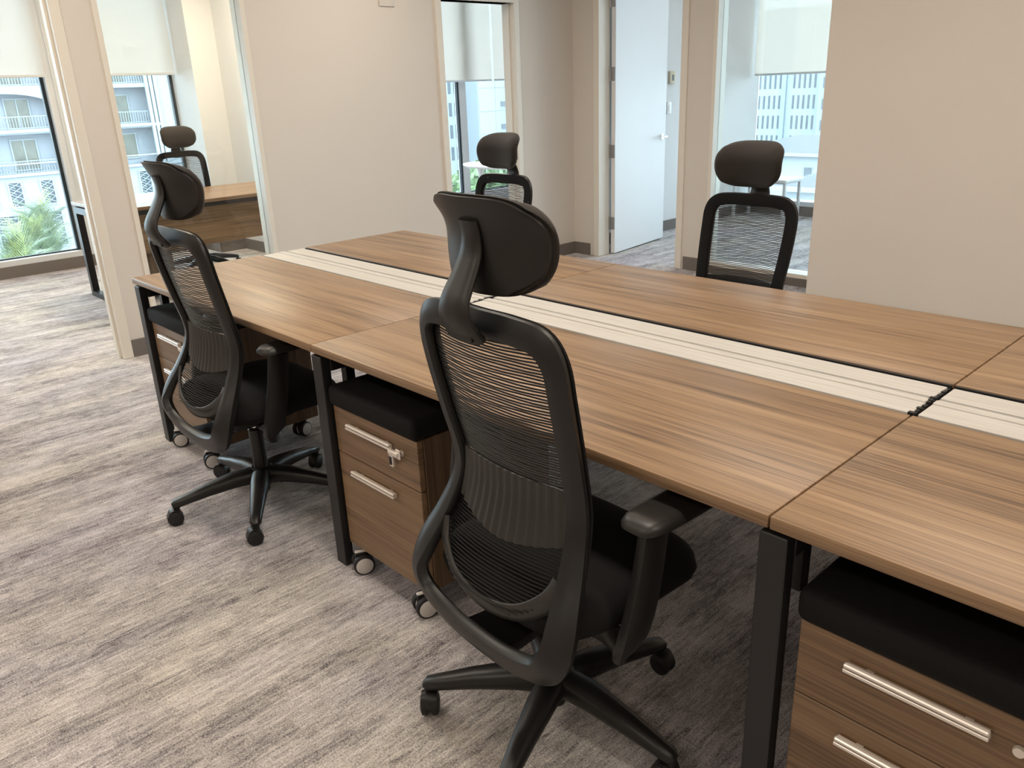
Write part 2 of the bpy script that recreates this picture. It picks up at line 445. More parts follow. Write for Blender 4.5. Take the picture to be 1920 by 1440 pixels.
# exterior windows: sill, mullions, panes
def ext_x(name, y0, y1):
    f = MB()
    f.box(WX - 0.05, WX + 0.10, y0, y1, 0.0, 0.155); f.box(WX - 0.05, WX + 0.06, y0, y1, 2.65, H)
    fr = struct(name, f, 'aluminium_white')
    build('pane', MB().box(WX - 0.006, WX + 0.006, y0, y1, 0.155, 2.65), 'window_glass', fr)
    build('gasket', MB().box(WX - 0.012, WX + 0.02, y0, y1, 0.155, 0.167).box(WX - 0.012, WX + 0.03, y1 - 0.03, y1, 0.167, 2.65), 'gasket', fr)
    return fr
ext_x('window_3', -2.0, 1.12); ext_x('window_4', 1.25, 2.28); ext_x('window_5', 2.67, 5.96); ext_x('window_6', 6.07, 7.40)
struct('trim_4', MB().box(WX - 0.06, WX + 0.10, 1.12, 1.25, 0, H), 'aluminium_white')
struct('trim_5', MB().box(WX - 0.06, WX + 0.04, 5.96, 6.07, 0, H), 'aluminium_white')
fb = MB(); fb.box(-2.93, 2.2, WY - 0.10, WY + 0.05, 0, 0.155); fb.box(-2.93, 2.2, WY - 0.06, WY + 0.05, 2.65, H)
f7 = struct('window_7', fb, 'aluminium_white')
build('pane', MB().box(-2.93, 2.2, WY - 0.006, WY + 0.006, 0.155, 2.65), 'window_glass', f7)
struct('trim_6', MB().box(WX - 0.06, -3.05, WY, WY + 0.1, 0, H), 'aluminium_white')
struct('trim_7', MB().box(-1.55, -1.45, WY - 0.1, WY + 0.06, 0, H), 'aluminium_white')

# roller blinds
def blind(a0, a1, zb, axis, label):
    t = thing('roller_blind', label, 'blind', (0, 0, 0), 0, 'roller blinds on the outer windows')
    if axis == 'Y':
        x = WX + 0.15
        build('fabric', MB().box(x - 0.001, x + 0.001, a0, a1, zb + 0.02, 2.68), 'blind_fabric', t)
        build('hem_bar', MB().box(x - 0.006, x + 0.006, a0, a1, zb, zb + 0.022, 0.003, 1), 'aluminium_white', t)
        build('roller', MB().cyl((x, a0, 2.70), (x, a1, 2.70), 0.03), 'aluminium_white', t, True)
    else:
        y = WY - 0.135
        build('fabric', MB().box(a0, a1, y - 0.001, y + 0.001, zb + 0.02, 2.68), 'blind_fabric', t)
        build('hem_bar', MB().box(a0, a1, y - 0.006, y + 0.006, zb, zb + 0.022, 0.003, 1), 'aluminium_white', t)
        build('roller', MB().cyl((a0, y, 2.70), (a1, y, 2.70), 0.03), 'aluminium_white', t, True)
    return t
blind(-0.45, 1.125, 1.70, 'Y', 'cream roller blind above the tall palms, leftmost window')
blind(1.28, 2.27, 1.70, 'Y', 'cream roller blind behind the chair of the corner desk')
blind(4.6, 6.44, 1.555, 'Y', 'wide pale roller blind left of the gap in the middle doorway')
blind(6.475, 6.90, 1.555, 'Y', 'narrow pale roller blind right of the gap in the middle doorway')
blind(-2.91, -1.56, 1.475, 'X', 'thin bluish roller blind in the right office, before the tower')
# bead chain beside the blind in the first office
ch = MB(); ch.cyl((WX + 0.13, 1.19, 0.75), (WX + 0.13, 1.19, 2.68), 0.004, n=6)
tag(build('blind_chain', ch, 'aluminium_white'), 'thin white bead chain hanging beside the leftmost window blind', 'chain')

# open door of the right office
d = thing('door', 'open white office door with a steel lever handle', 'door', (-2.545, YW + T + 0.022, 0), R(8.0))
d.name = 'door_1'
d['kind'] = 'structure'
build('leaf', MB().box(-0.042, 0.0, 0.0, 0.90, 0.012, HD + 0.23, 0.002, 1), 'door_paint', d)
for hz in (0.28, 0.90, 1.53, 2.1):
    hg = MB().box(-0.092, -0.056, -0.0045, -0.0015, hz - 0.055, hz + 0.055).box(-0.044, -0.001, -0.0045, -0.0015, hz - 0.055, hz + 0.055)
    hg.cyl((-0.050, -0.008, hz - 0.058), (-0.050, -0.008, hz + 0.058), 0.0075, n=10)
    build('hinge', hg, 'steel', d)
hd = MB().lathe([(0, 0.0), (0.027, 0.0), (0.027, 0.008), (0.011, 0.01), (0.011, 0.045), (0, 0.045)], 20, (0, 0.83, 0.97), 'X')
hd.tube([(0.045, 0.845, 0.97), (0.047, 0.79, 0.97), (0.046, 0.72, 0.968)], [0.010, 0.009, 0.008], None, 8)
build('handle', hd, 'chrome', d, True)

def plate(name, label, cat, loc, wy, hz, th, matn):
    t = thing(name, label, cat, loc)
    build('cover', MB().box(0, th, -wy / 2, wy / 2, -hz / 2, hz / 2, min(th, 0.006) * 0.8, 2), matn, t, True)
    return t
th = plate('thermostat', 'small ivory thermostat on the wall behind the open door', 'thermostat', (-2.93, 5.80, 1.49), 0.085, 0.12, 0.024, 'ivory')
build('display', MB().box(0.024, 0.0255, -0.012, 0.022, -0.03, 0.025), 'screen_grey', th)
swp = plate('light_switch', 'white light switch below the thermostat', 'switch', (-2.93, 5.78, 1.21), 0.072, 0.115, 0.008, 'table_white')
build('rocker', MB().box(0.008, 0.013, -0.014, 0.014, -0.026, 0.026, 0.002, 1), 'table_white', swp)
wp = plate('wall_plate', 'cream cover plate high on the middle wall panel', 'wall plate', (XW, 2.455, 2.065), 0.13, 0.11, 0.010, 'paint')
for q in (-0.03, 0.03):
    build('screw', MB().lathe([(0, 0.0115), (0.004, 0.011), (0.004, 0.009)], 8, (0, q, 0), 'X'), 'steel', wp)

# ================================================================ BENCH DESKS
W, D, C = 1.507, 0.590, 0.250
XL, XR = -1.487, 3.02
ZT, TH = 0.75, 0.025
Y2 = D + C
cols = [(XL, 0.0), (0.0, W), (W, XR)]
near_l = ['near-row wooden bench desk at the end by the left pillar', 'near-row wooden bench desk in front of the nearest chair', 'wooden bench desk cut by the right picture edge, near row']
far_l = ['far-row wooden bench desk nearest the blank wall panel', 'far-row wooden bench desk before the frontmost facing chair', 'far-row wooden bench desk cut by the right picture edge']
gap = 0.0016
for row in (0, 1):
    for i, (x0, x1) in enumerate(cols):
        t = thing('bench_desk', (near_l, far_l)[row][i], 'desk', (x0, 0 if row == 0 else Y2, 0), 0, 'bench desks in two rows')
        wd = x1 - x0
        top = build('desktop', MB().box(gap, wd - gap, 0.0, D, ZT - TH, ZT, 0.0025, 2), 'wood_x', t, True)
        build('frame_rail', MB().box(0.06, wd - 0.06, 0.32, 0.36, ZT - TH - 0.05, ZT - TH).box(0.06, wd - 0.06, D - 0.10, D - 0.06, ZT - TH - 0.05, ZT - TH), 'black_metal', t)
        def legset(xo):
            yf = 0.0 if row == 0 else D - 0.05
            build('leg', MB().box(xo, xo + 0.052, yf, yf + 0.032, 0.0, ZT - TH - 0.008, 0.002, 1), 'black_metal', t)
            build('leg_beam', MB().box(xo, xo + 0.052, 0.033 if row == 0 else 0.0, D if row == 0 else D - 0.05, ZT - TH - 0.058, ZT - TH - 0.004, 0.002, 1), 'black_metal', t)
            b3 = MB().box(xo + 0.012, xo + 0.040, 0.09, 0.12, ZT - TH - 0.16, ZT - TH - 0.058) if row == 0 else MB().box(xo + 0.012, xo + 0.040, D - 0.14, D - 0.11, ZT - TH - 0.12, ZT - TH - 0.058)
            build('bracket', b3, 'black_metal', t)
        legset({0: 0.014, 1: -0.004, 2: -0.016}[i])
        if i == 2: legset(wd - 0.066)

# cable channel down the middle, one unit per desk pair
chl = ['white cable channel at the end against the wall trim', 'white cable channel running behind the nearest chair', 'white cable channel at the right picture edge']
for i, (x0, x1) in enumerate(cols):
    t = thing('cable_channel', chl[i], 'cable channel', (x0, D, 0), 0, 'cable channel lids between the desk rows')
    wd = x1 - x0; g = 0.007
    zc = ZT - 0.002
    build('tray', MB().box(0.03, wd - 0.03, 0.004, C - 0.004, ZT - 0.14, ZT - 0.135).box(0.03, wd - 0.03, 0.002, 0.006, ZT - 0.14, ZT - 0.031).box(0.03, wd - 0.03, C - 0.006, C - 0.002, ZT - 0.14, ZT - 0.031), 'black_metal', t)
    build('lid', MB().box(g, wd - g, 0.016, 0.095, zc - 0.012, zc, 0.0015, 1), 'channel_white', t)
    build('lid', MB().box(g, wd - g, 0.1435, C - 0.024, zc - 0.012, zc, 0.0015, 1), 'channel_white', t)
    build('centre_ridge', MB().box(g, wd - g, 0.0955, 0.122, zc - 0.012, zc + 0.003, 0.0028, 2), 'channel_white', t)
    build('groove', MB().box(g, wd - g, 0.1225, 0.143, zc - 0.012, zc - 0.0035), 'groove_grey', t)
    build('gap_shade_strip', MB().box(0.004, wd - 0.004, 0.0012, 0.0155, ZT - 0.030, zc - 0.010), 'rubber', t)  # black strips added to paint deep shade into the gaps beside the lids
    build('gap_shade_strip', MB().box(0.004, wd - 0.004, C - 0.0235, C - 0.009, ZT - 0.030, zc - 0.007).box(0.004, wd - 0.004, C - 0.009, C - 0.0012, ZT - 0.030, ZT - 0.0025), 'rubber', t)
    # flexible brush seal between the channel units
    bl = MB(); rr = random.Random(i)
    for q in range(16):
        yy = 0.012 + 0.20 * q / 16
        bl.box(wd - g - 0.004 + rr.uniform(-.003, .003), wd - 0.0005, yy, yy + 0.011, zc - 0.012, zc + rr.uniform(-0.004, 0.003))
    build('seal', bl, 'rubber', t)

# ================================================================ PEDESTALS
def m_wheel():
    r = 0.034
    return MB().lathe([(0, -0.011), (r - 0.006, -0.011), (r, -0.007), (r, 0.007), (r - 0.006, 0.011), (0, 0.011)], 24, (0, 0, 0), 'X').mesh('tyre', 'rubber', True)
def m_disc():
    return MB().lathe([(0, -0.0128), (0.024, -0.0128), (0.0275, -0.011), (0.0275, 0.011), (0.024, 0.0128), (0, 0.0128)], 24, (0, 0, 0), 'X').mesh('hub_cap', 'caster_white', True)
M_TYRE, M_DISC = m_wheel(), m_disc()
M_PFORK = MB().box(-0.006, 0.006, -0.030, 0.026, 0.026, 0.070, 0.003, 1).cyl((0, 0.016, 0.05), (0, 0.016, 0.089), 0.008, n=12).mesh('fork', 'black_plastic', True)
M_PBAND = MB().box(-0.007, 0.007, -0.030, 0.022, 0.0705, 0.078, 0.003, 1).mesh('hood', 'caster_white', True)
M_BODY = None
def pedestal(x0, label, keys, y0=0.02, par_rot=0.0):
    t = thing('drawer_pedestal', label, 'pedestal', (x0, y0, 0), par_rot, 'mobile drawer pedestals with seat cushions')
    PW, PD, Z0, Z1 = 0.42, 0.50, 0.088, 0.566
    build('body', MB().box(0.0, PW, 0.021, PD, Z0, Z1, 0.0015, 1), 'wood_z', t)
    for (a, b2) in ((0.414, Z1 - 0.001), (Z0, 0.411)):
        dr = build('drawer_front', MB().box(0.001, PW - 0.001, 0.0, 0.019, a, b2, 0.0015, 1), 'wood_front', t)
        hz = b2 - 0.042
        hb = MB().box(0.088, 0.308, -0.020, -0.006, hz - 0.008, hz - 0.0015, 0.001, 1).box(0.088, 0.308, -0.020, -0.010, hz + 0.0005, hz + 0.008, 0.002, 1).box(0.09, 0.306, -0.012, -0.004, hz - 0.005, hz + 0.005)
        for hx in (0.12, 0.27): hb.box(hx, hx + 0.012, -0.006, 0.001, hz - 0.004, hz + 0.004)
        build('handle', hb, 'satin', dr)
        if b2 > 0.5:
            lk = MB().lathe([(0, -0.006), (0.008, -0.006), (0.0095, -0.003), (0.0095, 0.001)], 18, (0.345, 0, hz - 0.012), 'Y')
            build('lock', lk, 'satin', dr, True)
            if keys:
                kk = MB().box(0.305, 0.349, -0.022, -0.007, hz - 0.020, hz - 0.006, 0.003, 2)
                kk.box(0.303, 0.323, -0.018, -0.009, hz - 0.058, hz - 0.016, 0.004, 2)
                kk.box(0.335, 0.355, -0.016, -0.012, hz - 0.026, hz + 0.004, 0.002, 1)
                ky = build('key', kk, 'satin', dr, True); ky['label'] = 'folded metal key in the lock'
                build('key_grip', MB().box(0.308, 0.318, -0.0195, -0.0175, hz - 0.05, hz - 0.026), 'rubber', dr)
    cu = MB(); n = 14
    rows = []
    cu.box(-0.006, PW + 0.006, -0.014, PD + 0.005, Z1 + 0.001, Z1 + 0.066, 0.018, 4)
    build('cushion', cu, 'cushion', t, True, 60)
    for cx, cy, ang in ((0.060, 0.012, -24), (PW - 0.035, 0.012, -18), (0.05, PD - 0.06, -30), (PW - 0.05, PD - 0.06, 20)):
        f = put('caster', M_PFORK, t, (cx, cy, 0.0), (0, 0, R(ang)))
        put('hood', M_PBAND, f)
        for sx in (-0.0185, 0.0185):
            put('tyre', M_TYRE, f, (sx, -0.006, 0.034)); put('hub_cap', M_DISC, f, (sx, -0.006, 0.034))
    return t
pedestal(XL + 0.085, 'drawer pedestal with black cushion behind the left chair', True)
pedestal(0.056, 'drawer pedestal with a key, between the two near chairs', True)
pedestal(1.570, 'large drawer pedestal cut off at the lower right corner', False)

# ================================================================ OFFICE CHAIRS
def half_to_loop(h):
    return h + [(-x, y, z) for x, y, z in reversed(h[1:-1])]
# centre line of the back frame, right half, top middle to bottom middle (local: +Y is the seat front)
HALF = [(0, -.178, 1.037), (.09, -.177, 1.037), (.160, -.174, 1.028), (.190, -.168, .990), (.194, -.156, .92), (.190, -.132, .81),
        (.182, -.108, .70), (.186, -.112, .635), (.202, -.145, .555), (.222, -.190, .475), (.222, -.214, .420), (.185, -.214, .372), (.10, -.214, .345), (0, -.214, .338)]
def stile(z):
    pts = STILE
    for i in range(len(pts) - 1):
        if pts[i].z >= z >= pts[i + 1].z:
            t = (pts[i].z - z) / max(1e-6, pts[i].z - pts[i + 1].z); return pts[i].lerp(pts[i + 1], t)
    return pts[0] if z > pts[0].z else pts[-1]
STILE = cat_rom(HALF, 6)
BAND = [(-.188, -.158, .545), (-.165, -.176, .500), (-.10, -.200, .455), (0, -.210, .438), (.10, -.200, .455), (.165, -.176, .500), (.188, -.158, .545)]
BANDP = cat_rom(BAND, 5)
def band_half_x(z):
    best = None
    for i in range(len(BANDP) - 1):
        a, b2 = BANDP[i], BANDP[i + 1]
        if a.x >= 0 and min(a.z, b2.z) <= z <= max(a.z, b2.z):
            t = (z - a.z) / max(1e-6, b2.z - a.z); best = a.x + (b2.x - a.x) * t
    return best
def sheet(x, z):
    s = stile(z); u = min(1.0, abs(x) / max(1e-3, s.x))
    bulge = 0.030 if z > 0.56 else 0.030
    return s.y + 0.012 - bulge * (1 - u * u)

def frame_mesh():
    loop = cat_rom(half_to_loop(HALF), 6, True)
    ra, rb, ups = [], [], []
    for p in loop:
        low = min(1, max(0, (0.62 - p.z) / 0.15))
        top = min(1, max(0, (p.z - 0.98) / 0.05))
        ra.append(lerp(lerp(0.012, 0.013, top), 0.018, low)); rb.append(lerp(lerp(0.024, 0.027, top), 0.035, low))
        side = 0.35 * (1 if p.x > 0 else -1) * min(1, abs(p.x) / 0.15)
        ups.append((side, -1, 0.15 - 0.5 * low))
    m1 = MB().tube(loop, ra, rb, 10, ups, True, 3.2)
    # tongue that carries the back under the seat
    tg = cat_rom([(0, -.214, .345), (0, -.15, .340), (0, -.06, .352), (0, .03, .36)], 4)
    m1.tube(tg, [.016] * len(tg), [lerp(.075, .06, i / len(tg)) for i in range(len(tg))], 10, (0, 0, 1), False, 4)
    return m1.mesh('back_frame', 'black_plastic', True, 50)
def strands_mesh():
    m1 = MB(); z = 1.012; rr = random.Random(3)
    while z > 0.447:
        s = stile(z); xs = s.x - 0.008
        if z < 0.545:
            bx = band_half_x(z); xs = min(xs, bx if bx else xs)
        if z > 0.965: xs = min(xs, 0.15 + 0.03 * math.sqrt(max(0, (1.03 - z) / 0.065)))
        pts = []; ph = rr.uniform(0, 6); am = 0.0008
        for k in range(13):
            x = lerp(-xs, xs, k / 12)
            pts.append((x, sheet(x, z), z + am * math.sin(ph + 5 * k)))
        m1.tube(pts, 0.0012, 0.0022, 4, (0, -1, 0))
        z -= 0.0065
    return m1.mesh('mesh_back', 'strand', True, 80)
def border_mesh():
    """fabric welt running round the front of the mesh"""
    h = [(x * 1.0, y + 0.016, z) for (x, y, z) in HALF[:9]]
    path = cat_rom([(-x, y, z) for x, y, z in reversed(h[1:])] + h, 5)
    return MB().tube(path, 0.006, 0.024, 8, (0, 1, 0), False, 3).mesh('mesh_border', 'fabric_black', True, 60)
def lumbar_mesh():
    fr, bk = [], []
    for i in range(9):
        row1, row2 = [], []
        for j in range(61):
            u = j / 60 * 2 - 1
            zt = 0.718 - 0.004 * u * u; zb = 0.575 + 0.035 * abs(u) ** 1.6 - 0.004
            z = lerp(zt, zb, i / 8); xs = stile(z).x - 0.012; x = u * xs
            rip = 0.0022 * math.sin(j / 60 * 2 * math.pi * 15)
            edge = math.sin(math.pi * i / 8) * 0.006
            y = sheet(x, z) - 0.006 - edge
            row1.append((x, y + 0.006, z)); row2.append((x, y + rip, z))
        fr.append(row1); bk.append(row2)
    return MB().shell(fr, bk).mesh('lumbar_pad', 'lumbar_plastic', True, 60)
def band_mesh():
    return MB().tube(BANDP, 0.006, 0.022, 10, (0, -1, -0.25), False, 3).mesh('lower_band', 'lumbar_plastic', True, 60)
def head_pt(u, v):
    # u across, v up; rounded outline
    hw, hh = 0.152, 0.092
    x = hw * u * (1 - 0.45 * (1 - math.sqrt(max(0.0, 1 - 0.60 * abs(v) ** 4))))
    z = 1.182 + hh * v * (1 - 0.50 * (1 - math.sqrt(max(0.0, 1 - 0.72 * abs(u) ** 4))))
    if v < 0: x *= 1 - 0.10 * v * v
    y = -0.166 + 0.040 * u * u - 0.045 * max(0, v) ** 2.2 - 0.012 * max(0, -v) ** 2
    return x, y, z
def head_mesh():
    n, m2 = 28, 20
    fr, bk, fp, bp2 = [], [], [], []
    for i in range(m2 + 1):
        v = 1 - 2 * i / m2; a, c, e2, g2 = [], [], [], []
        for j in range(n + 1):
            u = 2 * j / n - 1; x, y, z = head_pt(u, v)
            edge = max(0.0, 1 - max(abs(u), abs(v)) ** 4)
            a.append((x * .965, y + 0.006, 1.182 + (z - 1.182) * .965)); c.append((x * .965, y - 0.004 - 0.010 * edge, 1.182 + (z - 1.182) * .965))
            e2.append((x, y + 0.014 + 0.032 * edge ** 0.6, z)); g2.append((x, y + 0.0065, z))
        fr.append(a); bk.append(c); fp.append(e2); bp2.append(g2)
    return (MB().shell(fr, bk).mesh('headrest', 'shell_plastic', True, 50), MB().shell(fp, bp2).mesh('pad', 'fabric_brown', True, 70))
def bracket_mesh():
    path = cat_rom([(0, -.204, 1.014), (0, -.219, 1.032), (0, -.233, 1.060), (0, -.229, 1.090), (0, -.207, 1.128), (0, -.188, 1.165), (0, -.184, 1.20), (0, -.190, 1.228)], 4)
    k = len(path)
    m1 = MB().tube(path, [lerp(.011, .007, i / k) for i in range(k)], [lerp(.049, .025, min(1, max(0, (i / k) - .15) * 1.5)) for i in range(k)], 12, (0, -1, 0.2), False, 4)
    return m1.mesh('headrest_bracket', 'shell_plastic', True, 50)
M_CLIP = MB().box(-.036, .036, -.226, -.212, 1.014, 1.032, 0.002, 1).mesh('clip', 'black_plastic', True)
def seat_mesh():
    n, m2 = 20, 20; fr, bk = [], []
    for i in range(m2 + 1):
        v = i / m2 * 2 - 1; a, c = [], []
        for j in range(n + 1):
            u = j / n * 2 - 1
            x = 0.25 * u * math.sqrt(1 - 0.34 * abs(v) ** 5); y = 0.045 + 0.245 * v * math.sqrt(1 - 0.32 * abs(u) ** 5)
            edge = (1 - abs(u) ** 5) * (1 - abs(v) ** 5)
            fall = -0.035 * max(0, v) ** 4
            a.append((x, y, 0.448 + 0.048 * max(0, edge) ** 0.45 + fall)); c.append((x * .97, y * .97, 0.425 - 0.030 * max(0, edge) ** 0.5 + fall))
        fr.append(a); bk.append(c)
    return MB().shell(fr, bk).mesh('seat', 'fabric_black', True, 70)
def arm_mesh(s):
    path = cat_rom([(s * .13, -.02, .372), (s * .20, -.035, .362), (s * .262, -.052, .385), (s * .285, -.050, .45), (s * .290, -.030, .54), (s * .292, -.012, .655)], 5)
    k = len(path)
    m1 = MB().tube(path, [.016] * k, [lerp(.042, .034, i / k) for i in range(k)], 10, (1 * s, 0, 0.3), False, 3.5)
    m1.box(s * .292 - .012, s * .292 + .012, -.035, .012, .645, .668)
    return m1.mesh('armrest', 'black_plastic', True, 50)
def pad_mesh(s):
    fr, bk = [], []
    for i in range(13):
        v = i / 12 * 2 - 1; a, c = [], []
        for j in range(11):
            u = j / 10 * 2 - 1
            x = s * .292 + .047 * u * (1 - .22 * abs(v) ** 6); y = (.050 if s > 0 else .135) + .128 * v * (1 - .10 * abs(u) ** 4)
            e2 = max(0, (1 - abs(u) ** 4) * (1 - abs(v) ** 8)) ** .5
            a.append((x, y, .676 + .016 * e2)); c.append((x, y, .668 - .004 * e2))
        fr.append(a); bk.append(c)
    return MB().shell(fr, bk).mesh('arm_pad', 'shell_plastic', True, 60)
def mech_mesh():
    return MB().box(-.10, .10, -.12, .12, .345, .395, .012, 2).mesh('tilt_mechanism', 'black_plastic', True)
def lift_mesh():
    return MB().lathe([(0, .315), (.014, .315), (.014, .35), (0, .35)], 20).mesh('gas_lift', 'chrome', True)
M_SLEEVE = MB().lathe([(0, .045), (.018, .045), (.022, .055), (.026, .12), (.026, .30), (.022, .305), (0, .305)], 24).mesh('lift_sleeve', 'black_plastic', True)
M_CYL = MB().lathe([(0, .295), (.014, .295), (.014, .40), (0, .40)], 20).mesh('gas_lift', 'chrome', True)
M_HUB = MB().lathe([(0, .085), (.045, .085), (.055, .10), (.050, .135), (.036, .148), (0, .148)], 30).mesh('star_base', 'black_plastic', True)
def spoke_mesh():
    path = [(.03, 0, .118), (.10, 0, .118), (.20, 0, .104), (.28, 0, .088), (.318, 0, .080), (.328, 0, .076)]
    m1 = MB().tube(path, [.030, .028, .022, .017, .015, .008], [.036, .034, .027, .021, .019, .012], 12, (0, 0, 1), False, 3)
    m1.cyl((.315, 0, .055), (.315, 0, .085), .011, n=12)
    return m1.mesh('spoke', 'black_plastic', True, 50)
M_CWHEEL = MB().lathe([(0, -.010), (.020, -.010), (.0275, -.006), (.0285, 0), (.0275, .006), (.020, .010), (0, .010)], 24, (0, 0, 0), 'X').mesh('wheel', 'rubber', True)
M_CHOOD = MB().tube([(0, .024 * math.cos(R(a)) - .01, .0285 + .033 * math.sin(R(a))) for a in range(-20, 191, 15)], .003, .020, 8, (0, 0, 1), False, 3).cyl((0, 0, .0285), (0, 0, .066), .009, n=12).mesh('caster', 'black_plastic', True)
M_AXLE = MB().lathe([(0, -.024), (.010, -.024), (.0105, -.0215), (.0105, .0215), (.010, .024), (0, .024)], 14, (0, 0, 0), 'X').mesh('hub_cap', 'black_plastic', True)
M_FRAME, M_STR, M_BORD, M_LUM, M_BAND = frame_mesh(), strands_mesh(), border_mesh(), lumbar_mesh(), band_mesh()
M_HEAD, M_PAD = head_mesh(); M_BRK = bracket_mesh(); M_SEAT = seat_mesh(); M_MECH = mech_mesh(); M_SPOKE = spoke_mesh()
M_ARM = {s: arm_mesh(s) for s in (-1, 1)}; M_APAD = {s: pad_mesh(s) for s in (-1, 1)}

def chair(label, x, y, rz, base, drop=0.0, seed=0):
    rr = random.Random(seed)
    t = thing('office_chair', label, 'chair', (x, y, 0), R(rz), 'high-back mesh office chairs')
    L = (0, 0, -drop)
    put('seat', M_SEAT, t, L)
    f = put('back_frame', M_FRAME, t, L)
    ms = put('mesh_back', M_STR, f); ms['kind'] = 'stuff'; ms['label'] = 'open black mesh of horizontal strands'
    put('mesh_border', M_BORD, f)
    lu = put('lumbar_pad', M_LUM, f); lu['label'] = 'ribbed plastic lumbar pad'
    put('lower_band', M_BAND, f)
    h = put('headrest', M_HEAD, t, L); pd = put('pad', M_PAD, h); pd['label'] = 'brown black fabric headrest pad'
    bk = put('headrest_bracket', M_BRK, t, L); put('clip', M_CLIP, bk)
    for s in (-1, 1):
        a = put('armrest', M_ARM[s], t, L); put('arm_pad', M_APAD[s], a)
    put('tilt_mechanism', M_MECH, t, L)
    gl = put('gas_lift', M_CYL, t, (0, 0, 0)); gl['label'] = 'chrome gas lift column'
    put('lift_sleeve', M_SLEEVE, t, (0, 0, 0))
    hb = put('star_base', M_HUB, t, (0, 0, 0))
    for k in range(5):
        a = R(base + 72 * k - rz)
        put('spoke', M_SPOKE, hb, (0, 0, 0), (0, 0, a))
        c = put('caster', M_CHOOD, t, (.315 * math.cos(a), .315 * math.sin(a), 0), (0, 0, rr.uniform(0, 6.28)))
        for sx in (-.0125, .0125): put('wheel', M_CWHEEL, c, (sx, -.01, .0285))
        put('hub_cap', M_AXLE, c, (0, -.01, .0285))
    return t
chair('nearest high-back black mesh chair, seen from behind', 1.000, -0.002, -2.5, -140, 0.0, 1)
chair('black mesh chair from behind, left end of the bench', -0.571, 0.037, 1.0, -104, 0.0, 2)
chair('black mesh chair across the bench, beside the middle doorway', -1.16, 1.72, 180, 20, 0.046, 3)
chair('black mesh chair facing us across the bench, right', 0.30, 1.77, 180, 50, 0.068, 4)
chair('black mesh chair behind the desk in the glass-fronted office', -5.08, 1.78, -90, -50, 0.02, 5)

# ================================================================ DESK IN THE LEFT OFFICE
t = thing('executive_desk', 'wooden desk with black frame in the office by the palms', 'desk', (0, 0, 0))
AX0, AX1, AY0, AY1 = -4.93, -4.0, 0.74, 2.40
build('desktop', MB().box(AX0, AX1, AY0, AY1, 0.725, 0.75, 0.002, 1), 'wood_y', t)
build('modesty_panel', MB().box(-4.205, -4.187, 0.86, 2.30, 0.385, 0.69), 'wood_y', t)
def oframe(yc):
    f = MB().box(AX0 + .01, AX0 + .06, yc, yc + .05, 0, .712).box(AX1 - .06, AX1 - .01, yc, yc + .05, 0, .712)
    f.box(AX0 + .06, AX1 - .06, yc, yc + .05, .662, .712).box(AX0 + .06, AX1 - .06, yc, yc + .05, 0, .04)
    build('end_frame', f, 'black_metal', t)
oframe(AY0 + .005); oframe(AY1 - .055)
build('cross_rail', MB().box(-4.62, -4.57, AY0 + .055, AY1 - .055, .67, .71).box(AX1 - .07, AX1 - .03, AY0 + .055, AY1 - .055, .69, .722), 'black_metal', t)
t = thing('drawer_cabinet', 'wooden drawer cabinet under the desk in the glass-fronted office', 'cabinet', (-4.85, 0.815, 0))
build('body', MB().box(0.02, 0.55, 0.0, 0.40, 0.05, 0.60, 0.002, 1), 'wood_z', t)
build('edge_strip', MB().box(0.0, 0.55, -0.006, -0.0005, 0.55, 0.60).box(0.0, 0.02, -0.006, -0.0005, 0.05, 0.55), 'satin', t)
for k in range(3):
    dd = build('drawer_front', MB().box(0.0, 0.0195, 0.002, 0.398, 0.052 + k * .183, 0.230 + k * .183), 'wood_y', t)
    build('handle', MB().box(-0.015, 0.0, 0.12, 0.28, 0.185 + k * .183, 0.197 + k * .183), 'satin', dd)
for cx in (0.07, 0.5):
    for cy in (0.05, 0.35):
        build('caster', MB().lathe([(0, -.012), (.02, -.012), (.025, 0), (.02, .012), (0, .012)], 14, (cx, cy, .025), 'X').cyl((cx, cy, .025), (cx, cy, .05), .008, n=8), 'rubber', t, True)

# ================================================================ TABLES IN THE OTHER OFFICES
t = thing('side_table', 'white table with a tapered leg, seen through the middle doorway', 'table', (-4.0, 4.48, 0))
tp = MB(); n = 40
prof = [(0.50, 0.722), (0.52, 0.735), (0.52, 0.742), (0.51, 0.748), (0, 0.748)]
tp.lathe([(0, .722)] + prof, 40)
for i, vv in enumerate(tp.v): tp.v[i] = (vv[0] * 0.95, vv[1] * 0.55, vv[2])
build('table_top', tp, 'table_white', t, True, 40)
for (lx, ly) in ((-.30, -.02), (.30, -.02)):
    build('leg', MB().tube([(lx, ly, .722), (lx + .01, ly, .60), (lx + .03, ly, .3), (lx + .03, ly, 0.0)], [.04, .025, .02, .03], None, 12, (1, 0, 0)), 'table_white', t, True, 50)
t = thing('low_table', 'low white table on thin legs in the right office', 'table', (-2.52, 7.03, 0))
build('table_top', MB().box(-.36, .30, -.12, .26, .405, .43, .004, 1), 'table_white', t)
build('apron', MB().box(-.34, .28, -.10, .24, .385, .404), 'aluminium_white', t)
for lx in (-.33, .27):
    for ly in (-.09, .23):
        build('leg', MB().box(lx - .014, lx + .014, ly - .014, ly + .014, 0, .385), 'aluminium_white', t)

# ================================================================ OUTSIDE
struct('ground', MB().box(-220, 60, -60, 260, -15.2, -15.0), 'ground')
